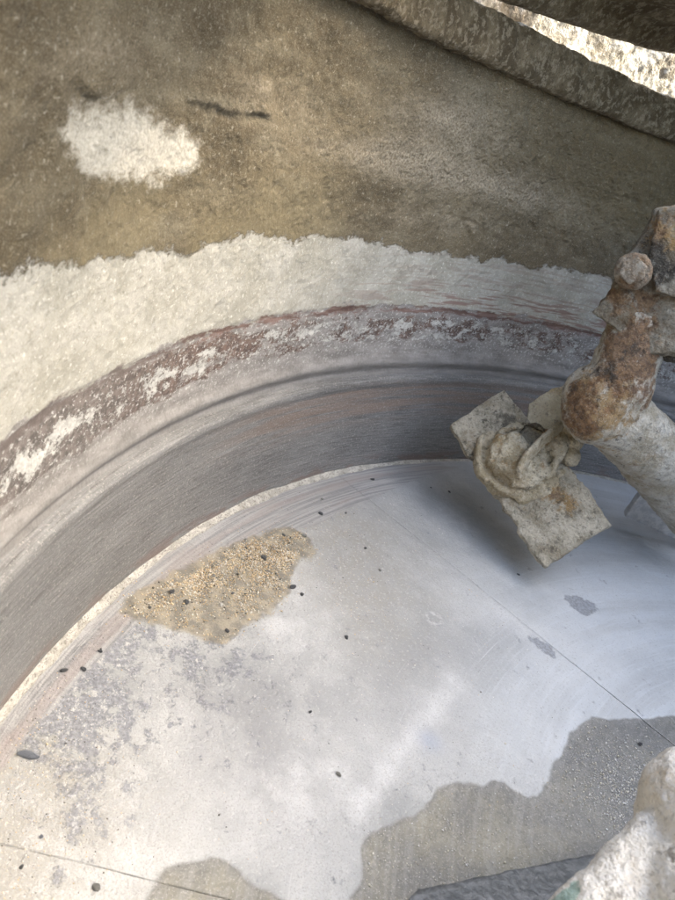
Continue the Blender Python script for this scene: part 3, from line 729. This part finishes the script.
# ------------------------------------------------------------------ the rectangular paddle
P1 = Vector((-.8383, -.3143, .1336)); pu = Vector((.8696, .3333, -.3643)); pv = Vector((-.0693, .8129, .5783)); pn = Vector((.4889, -.4776, .73))
def pq(u, v, h=0.): return P1 + pu * u + pv * v + pn * h
pad = empty('mixing_paddle', pq(.24, .05, -.03), 'flat rectangular steel paddle with a knobbly cement lump clamped across its upper half', 'mixing paddle')
b = bmesh.new()
rag = random.Random(3); out = []
def edge(a, c, n, j):
    for i in range(n):
        t = i / n; out.append((a[0] + (c[0] - a[0]) * t + rag.uniform(-j, j) * 1.5, a[1] + (c[1] - a[1]) * t + rag.uniform(-j, j) * 1.5))
edge((0, .001), (-.014, .102), 6, .0006); edge((-.014, .102), (.238, .117), 14, .0014); edge((.238, .117), (.246, .002), 8, .0016); edge((.246, .002), (0, .001), 18, .002)
prism(b, out, (P1, pu, pv, pn), -.013, 0)
def pdeform(V):
    q = V - np.array(P1); u = q @ np.array(pu); v = q @ np.array(pv); h = q @ np.array(pn)
    cr = np.exp(-((v - .004) / .010) ** 2) * ss(.02, .06, u)
    return (h > -.004) * (.004 * cr * (fbm(V * 90, 3, .6, 301) + .3) + .010 * np.exp(-((u - .175) / .05) ** 2 - ((v - .075) / .04) ** 2) * (.6 + fbm(V * 60, 3, .6, 305)))
lumpy('plate', b, M['plate'], pad, .0016, 1, (.0022, .0014), (45, 150), dict(
    dark=fsum((.65, near(pq(.07, .0), .035)), (.6, near(pq(.035, .075), .022)), (.4, near(pq(.13, .0), .03)), (.35, near(pq(.0, .05), .05))),
    ochre=fsum((.55, near(pq(.165, .07), .022)), (.35, near(pq(.19, .085), .03)), (.3, near(pq(.05, .03), .04))),
    rust=fsum((.35, near(pq(.17, .07), .012)), (.3, near(pq(.14, .115), .015)))), deform=pdeform, seed=300)
# boss: a mound of cement around the clamp
b = bmesh.new()
ball(b, pq(.098, .054, -.006), .055, (1.02, .95, .50)); ball(b, pq(.102, .060, .004), .040, (1, 1, .72))
ball(b, pq(.088, .046, .018), .030)
ball(b, pq(.104, .110, .004), .028)
tube(b, [pq(.048, .048, .004), pq(.052, .022, .006), pq(.080, .000, .006), pq(.118, .006, .004), pq(.150, .034, .002), pq(.156, .070, .000), pq(.140, .105, .0)], [.008, .010, .0115, .012, .011, .010, .008], 12)
tube(b, [pq(.128, .022, .022), pq(.142, .050, .018), pq(.138, .082, .016), pq(.120, .112, .018)], [.006, .007, .007, .006], 12)
tube(b, [pq(.058, .040, .018), pq(.050, .070, .012), pq(.060, .098, .008), pq(.088, .118, .008)], [.006, .007, .008, .008], 12)
fcr = np.array(pq(.1, .055, .03))
def bdeform(V):
    q = V - np.array(P1); u = q @ np.array(pu) - .098; v = q @ np.array(pv) - .048
    rr = np.hypot(u, v); an = np.arctan2(v, u)
    fold = np.sin((rr * 330) + an * 1.6 + 2.2 * fbm(V * 35, 2, .5, 322))
    return .0022 * fold * ss(.012, .03, rr) * (1 - ss(.055, .075, rr)) - .016 * np.exp(-((u + .022) ** 2 + (v - .048) ** 2) / .015 ** 2)
bfields = dict(
    ochre=fsum((1.2, near(pq(.080, .102, .02), .022)), (.45, near(pq(.06, .05, .03), .03)), (.4, near(pq(.1, .02, .03), .03))),
    rust=fsum((.75, near(pq(.082, .112, .015), .012)), (.35, near(pq(.125, .07, .03), .014))),
    dark=fsum((1.2, near(pq(.068, .098, .01), .016)), (.7, near(pq(.112, .098, .02), .012)), (.55, near(pq(.13, .05, .015), .016))))  # strongest dark spot paints the shade inside the boss opening
lumpy('cement_boss', b, M['boss'], pad, .0017, 9, (.0050, .0026), (38, 130), bfields, deform=bdeform, seed=320)
# thin curled lip of the clamp, crossing the boss
b = bmesh.new()
pts = [pq(.125, .030, .046), pq(.110, .055, .056), pq(.100, .085, .056), pq(.092, .115, .048), pq(.088, .132, .036)]
for i, (a, c) in enumerate(zip(pts, pts[1:])):
    tube(b, [a, c], [.0042, .0042], 8)
    tube(b, [a - pn * .006 + pu * .002, c - pn * .006 + pu * .002], [.0042, .0045], 8)
    tube(b, [a - pn * .012 + pu * .004, c - pn * .012 + pu * .004], [.0045, .0045], 8)
ball(b, pq(.100, .138, .026), .012); ball(b, pq(.115, .135, .016), .014); ball(b, pq(.130, .122, .008), .014)
lumpy('clamp_lip', b, M['boss'], pad, .0015, 2, (.0022, .001), (60, 160), dict(ochre=fsum((.3, near(pq(.1, .13, .03), .03))), dark=fsum((.5, near(pq(.115, .1, .03), .014)))), seed=340)
# pale mounting tab behind the boss running up to the arm
b = bmesh.new()
prism(b, [(.055, .098), (.026, .122), (.020, .165), (.030, .215), (.090, .215), (.105, .175), (.112, .140), (.095, .110)], (P1 + pn * -.004, pu, pv, pn), -.012, .004)
lumpy('mounting_tab', b, M['tab'], pad, .002, 1, (.0015, .001), (40, 130), dict(ochre=fsum((.25, near(pq(.05, .15), .04)))), seed=350)

# ------------------------------------------------------------------ foreground arm and blade
fa = empty('agitator', (-.19, -.5, 0.0), 'thick pale cement crusted mixing arm looming in the bottom right corner', 'mixing arm')
b = bmesh.new()
c0 = at(722, 836, .425); c1 = at(652, 960, .385); c2 = at(600, 1060, .35)
c3 = at(726, 1010, .38)
tube(b, [Vector((.02, .46, .72)), Vector((-.02, .22, .56)), at(900, 700, .52), at(743, 846, .43), at(732, 932, .40), c3, at(690, 1100, .36)], [.045, .046, .050, .057, .059, .058, .057], 28)
ball(b, at(736, 846, .43), .0575)
ball(b, at(690, 800, .44), .030)
tube(b, [at(656, 826, .43), at(624, 884, .41), at(600, 928, .395), at(566, 985, .38)], [.012, .020, .026, .030], 20)
def perp(V, a, c):      # distance to the bare paint line along the arm's left edge
    a = np.array(a); c = np.array(c); e = c - a; t = np.clip(((V - a) @ e) / (e @ e), -.3, 1.1); q = V - a - t[:, None] * e
    q -= (q @ np.array(Fv))[:, None] * np.array(Fv); return np.sqrt((q ** 2).sum(1))
dleft = (at(600, 880, .4) - at(640, 910, .4)).normalized()
def fdef(V):
    q = (V - np.array(c0)) @ np.array((c1 - c0).normalized())
    return .0020 * fbm(np.stack([V @ np.array(Rv) * 90, V @ np.array(Uv) * 26, V @ np.array(Fv) * 40], 1), 4, .6, 361)
lumpy('arm_crust', b, M['fore'], fa, .0018, 3, (.0022, .0012), (20, 110), dict(
    teal=lambda V: 1.1 * np.exp(-(perp(V, at(560, 906, .39), at(594, 862, .40)) / .0026) ** 2),
    dark=fsum((.35, near(at(625, 800, .37), .02)), (.3, near(at(650, 760, .39), .02))),
    ochre=fsum((.3, near(at(650, 790, .37), .03)))), deform=fdef, seed=360)
b = bmesh.new()
bu = Vector((0, 1, .0)); bvv = Vector((.96, 0, .20)).normalized(); bn = bu.cross(bvv).normalized()
if bn.z < 0: bn = -bn
ed = [(-.0, .004), (.012, -.002), (.05, -.003), (.10, -.006), (.158, -.009), (.30, -.012), (.30, .15), (.0, .15)]
prism(b, ed, (Vector((-.2448, -.5977, .030)), bu, bvv, bn), -.010, 0)
lumpy('scraper_blade', b, M['blade'], fa, .0018, 1, (.0012, .0004), (30, 150), {}, seed=370)
b = bmesh.new()
tube(b, [c2 + (c2 - c1) * .0, Vector((-.13, -.53, .045))], [.03, .03])
lumpy('blade_stem', b, M['fore'], fa, .003, 1, seed=380)

# ------------------------------------------------------------------ pebbles
PEB = [(-.811, -.489, .0027), (-.773, -.502, .0035), (-.717, -.543, .0033), (-.716, -.572, .0024), (-.666, -.61, .0038), (-.615, -.585, .0037), (-.603, -.576, .0029), (-.535, -.541, .0028), (-.579, -.566, .0014), (-.695, -.55, .0016), (-.585, -.714, .0027), (-.6, -.729, .0034), (-.583, -.676, .0027), (-.544, -.676, .0026), (-.629, -.678, .0029), (-.492, -.837, .0028), (-.493, -.82, .0023), (-.404, -.863, .004), (-.335, -.85, .0018), (-.314, -.862, .0017), (-.293, -.813, .0031), (-.442, -.818, .0016), (-.341, -.844, .0014), (-.436, -.612, .0018), (-.699, -.459, .0025), (-.654, -.454, .0024), (-.78, -.461, .0018), (-.878, -.383, .003), (-.659, -.23, .0018), (-.865, -.246, .0021), (-.872, -.278, .002), (-.375, -.235, .0028), (-.538, -.233, .0016), (-.385, -.872, .0014), (-.515, -.805, .0018), (-.537, -.75, .0013), (-.504, -.705, .0012), (-.6, -.44, .0016), (-.732, -.451, .0017), (-.643, -.446, .0016), (-.367, -.604, .0022), (-.61, -.532, .0015), (-.702, -.626, .0024), (-.602, -.66, .0021), (-.576, -.754, .002), (-.744, -.099, .002)]
SPECIAL = {
 0: ('small dark chip nearest the far wall joint, beyond the sand patch', 'pebble_grey'),
 1: ('black pointed stone chip between the wall foot and the far end of the sand', 'pebble_dark'),
 2: ('dark grey rounded pebble just off the top right end of the sand patch', 'pebble_grey'),
 3: ('black chip lying on the sand at its far right end', 'pebble_dark'),
 4: ('black pebble half sunk in the upper part of the sand patch', 'pebble_dark'),
 5: ('larger of two black pebbles lying close together right of the sand patch', 'pebble_dark'),
 6: ('smaller of two black pebbles lying close together right of the sand patch', 'pebble_dark'),
 7: ('lone black pebble on the pale floor well below the paired pebbles', 'pebble_dark'),
 10: ('black pebble in the lower middle of the sand patch', 'pebble_dark'),
 11: ('dark angular chip on the wall-side edge of the sand patch', 'pebble_dark'),
 12: ('white pebble in the middle of the sand patch', 'pebble_pale'),
 13: ('dark pebble at the bottom tip of the sand patch', 'pebble_dark'),
 14: ('dark chip on the sand above the white pebble', 'pebble_grey'),
 15: ('black chip near the wall foot left of the sand patch', 'pebble_dark'),
 16: ('smaller dark chip just right of the black chip near the wall foot', 'pebble_dark'),
 17: ('slate grey elongated chip at the left edge of the floor', 'pebble_slate'),
 18: ('small black chip above the floor joint at the lower left', 'pebble_slate'),
 19: ('black chip below the floor joint near the lower left corner', 'pebble_dark'),
 20: ('rounded dark grey pebble below the floor joint at the bottom left', 'pebble_grey'),
 23: ('tiny black chip alone in the middle of the pale floor', 'pebble_dark'),
 24: ('dark chip on the pale floor right of the sand, farther from the camera of two', 'pebble_dark'),
 25: ('tiny dark chip on the pale floor right of the sand, nearer the camera of two', 'pebble_grey'),
 26: ('dark chip on the joint between floor plates near the wall', 'pebble_dark'),
 27: ('dark chip at the foot of the wall where the floor joint begins', 'pebble_dark'),
 28: ('small dark chip on the floor left of the lower corner of the paddle', 'pebble_dark'),
 29: ('dark chip left of the paddle near the wall foot, right one of two', 'pebble_dark'),
 30: ('dark chip left of the paddle near the wall foot, left one of two', 'pebble_dark'),
 31: ('black pebble in the wet slurry above the foreground arm', 'pebble_dark'),
 34: ('tiny dark chip between the sand patch and the left wall foot', 'pebble_dark'),
 40: ('pebble in a chalky splash low in the middle of the floor', 'pebble_grey'),
 42: ('dark chip on the wall-side rim of the sand near its far end', 'pebble_grey'),
 43: ('small black pebble on the sand just below the white pebble', 'pebble_dark'),
 44: ('dark chip at the narrow left tip of the sand patch', 'pebble_dark'),
 45: ('white-rimmed dark chip on the bluish floor right of the paddle', 'pebble_slate')}
peb_meshes = []
for s in range(6):
    b = bmesh.new(); bmesh.ops.create_icosphere(b, subdivisions=2, radius=1)
    rr_ = random.Random(50 + s); ax = [Vector((rr_.gauss(0, 1), rr_.gauss(0, 1), rr_.gauss(0, 1))).normalized() for _ in range(7)]
    for v in b.verts:
        k = 1.0
        for a in ax:
            dd = v.co.dot(a)
            if dd > .6: v.co -= a * (dd - .6)
        v.co *= rr_.uniform(.93, 1.07); v.co.x *= 1.1 + .1 * s; v.co.z *= .75
    me = bpy.data.meshes.new('pebble'); b.to_mesh(me); b.free(); peb_meshes.append(me)
matmap = dict(pebble_dark=M['pebble'], pebble_grey=M['pebble_grey'], pebble_pale=M['pebble_pale'], pebble_slate=mat_simple('slate_chip', (.16, .18, .21), (.26, .28, .32), 400, .4))
cache = {}
for i, (x, y, s) in enumerate(PEB):
    if i not in SPECIAL: continue            # the tiniest ones belong to the loose grit
    lab, mk = SPECIAL[i]
    key = (i % 6, mk)
    if key not in cache:
        me = peb_meshes[i % 6].copy(); me.materials.append(matmap[mk]); cache[key] = me
    o = bpy.data.objects.new('pebble', cache[key]); col.objects.link(o)
    zf = floor_height(np.array([x]), np.array([y]))[0]
    s *= 1.0
    o.scale = (s * (1.7 if i == 17 else 1), s, s); o.rotation_euler = (0, 0, rnd.uniform(0, 6.28)); o.location = (x, y, zf + s * .45)
    tag(o, lab, 'pebble', 'stone chips scattered on the pan floor')

# ------------------------------------------------------------------ sand and grains
def grains(name, XY, size, mats, mi, label, cat, hz=0.):   # hz: height of the heap under each grain
    k = len(XY); rg = np.random.default_rng(len(XY))
    base = np.array([(1, 0, 0), (-1, 0, 0), (0, 1, 0), (0, -1, 0), (0, 0, .8), (0, 0, -.8)], float)
    fc = np.array([(0, 2, 4), (2, 1, 4), (1, 3, 4), (3, 0, 4), (2, 0, 5), (1, 2, 5), (3, 1, 5), (0, 3, 5)])
    a = rg.uniform(0, 6.28, k); c, s = np.cos(a), np.sin(a); B = base[None] * (1 + rg.uniform(-.35, .35, (k, 6, 1))) * size[:, None, None]
    tl = rg.uniform(-.6, .6, k); ct, st = np.cos(tl), np.sin(tl)
    y1 = B[..., 1] * ct[:, None] - B[..., 2] * st[:, None]; z1 = B[..., 1] * st[:, None] + B[..., 2] * ct[:, None]
    X = B[..., 0] * c[:, None] - y1 * s[:, None] + XY[:, 0:1]; Y = B[..., 0] * s[:, None] + y1 * c[:, None] + XY[:, 1:2]
    zf = floor_height(XY[:, 0], XY[:, 1]); Z = z1 + (zf + size * .35 + hz)[:, None]
    V = np.stack([X, Y, Z], -1).reshape(-1, 3); F = (fc[None] + (np.arange(k) * 6)[:, None, None]).reshape(-1, 3)
    o = np_mesh(name, V, F, mats, None, None, False, np.repeat(mi, 8))
    return tag(o, label, cat, None, 'stuff')
rg = np.random.default_rng(5)
XY = rg.uniform((-.75, -.80), (-.52, -.53), (60000, 2)); sdv = poly_sd(XY, SAND) + .0132 * fbm(np.c_[XY * 28, 0 * XY[:, :1]], 3, .5, 90) + .006 * fbm(np.c_[XY * 80, 0 * XY[:, :1]], 3, .6, 411) - .003
dens = fbm(np.c_[XY * 40, 0 * XY[:, :1]], 3, .6, 400)
# the lower edge of the patch is bare slurry, the wall side is heaped
heap = ss(-.02, .02, (XY @ np.array([-.70, .0])) - .425)
pr_ = np.where(sdv > 0, (.30 + .8 * dens + .3 * ss(.004, .02, sdv)) * (.35 + .65 * heap), .10 * np.exp(sdv / .006))
keep = rg.uniform(0, 1, len(XY)) < pr_
XY = XY[keep][:16000]; k = len(XY); hh = .0016 * ss(0, .02, sdv[keep][:16000]) * rg.uniform(0, 1, k) * (.4 + .6 * heap[keep][:16000])
size = rg.uniform(.0004, .0011, k) * (1 + .8 * (rg.uniform(0, 1, k) > .97)); mi = rg.choice(3, k, p=[.64, .27, .09])
grains('sand', XY, size, [M['g_tan'], M['g_pale'], M['g_dark']], mi, 'damp patch of tan sand and grit on the pale floor beside the wall', 'sand', hh)
XY = np.concatenate([rg.normal((-.40, -.86), (.09, .04), (1500, 2)), rg.uniform((-.85, -.85), (-.3, -.3), (900, 2)), rg.normal((-.66, -.52), (.08, .05), (600, 2))])
ok = (np.hypot(XY[:, 0], XY[:, 1]) < .975); XY = XY[ok]; k = len(XY)
grains('grit', XY, rg.uniform(.0002, .0007, k) * (1 + (rg.uniform(0, 1, k) > .97)), [M['g_tan'], M['g_pale'], M['g_dark']], rg.choice(3, k, p=[.35, .35, .30]), 'fine loose grit sprinkled thinly across the pale pan floor', 'grit')
XY = np.concatenate([rg.normal((-.325, -.29), (.035, .045), (2600, 2)), rg.normal((-.28, -.54), (.035, .05), (350, 2))])
ok = np.maximum(poly_sd(XY, PUD_A), poly_sd(XY, PUD_B)) > .004; XY = XY[ok]; k = len(XY)
grains('glinting_grit', XY, rg.uniform(.0003, .0008, k) * (1 + .8 * (rg.uniform(0, 1, k) > .85)), [M['glint'], M['g_pale']], rg.choice(2, k), 'white glinting grit speckling the wet slurry beside the foreground arm', 'grit')
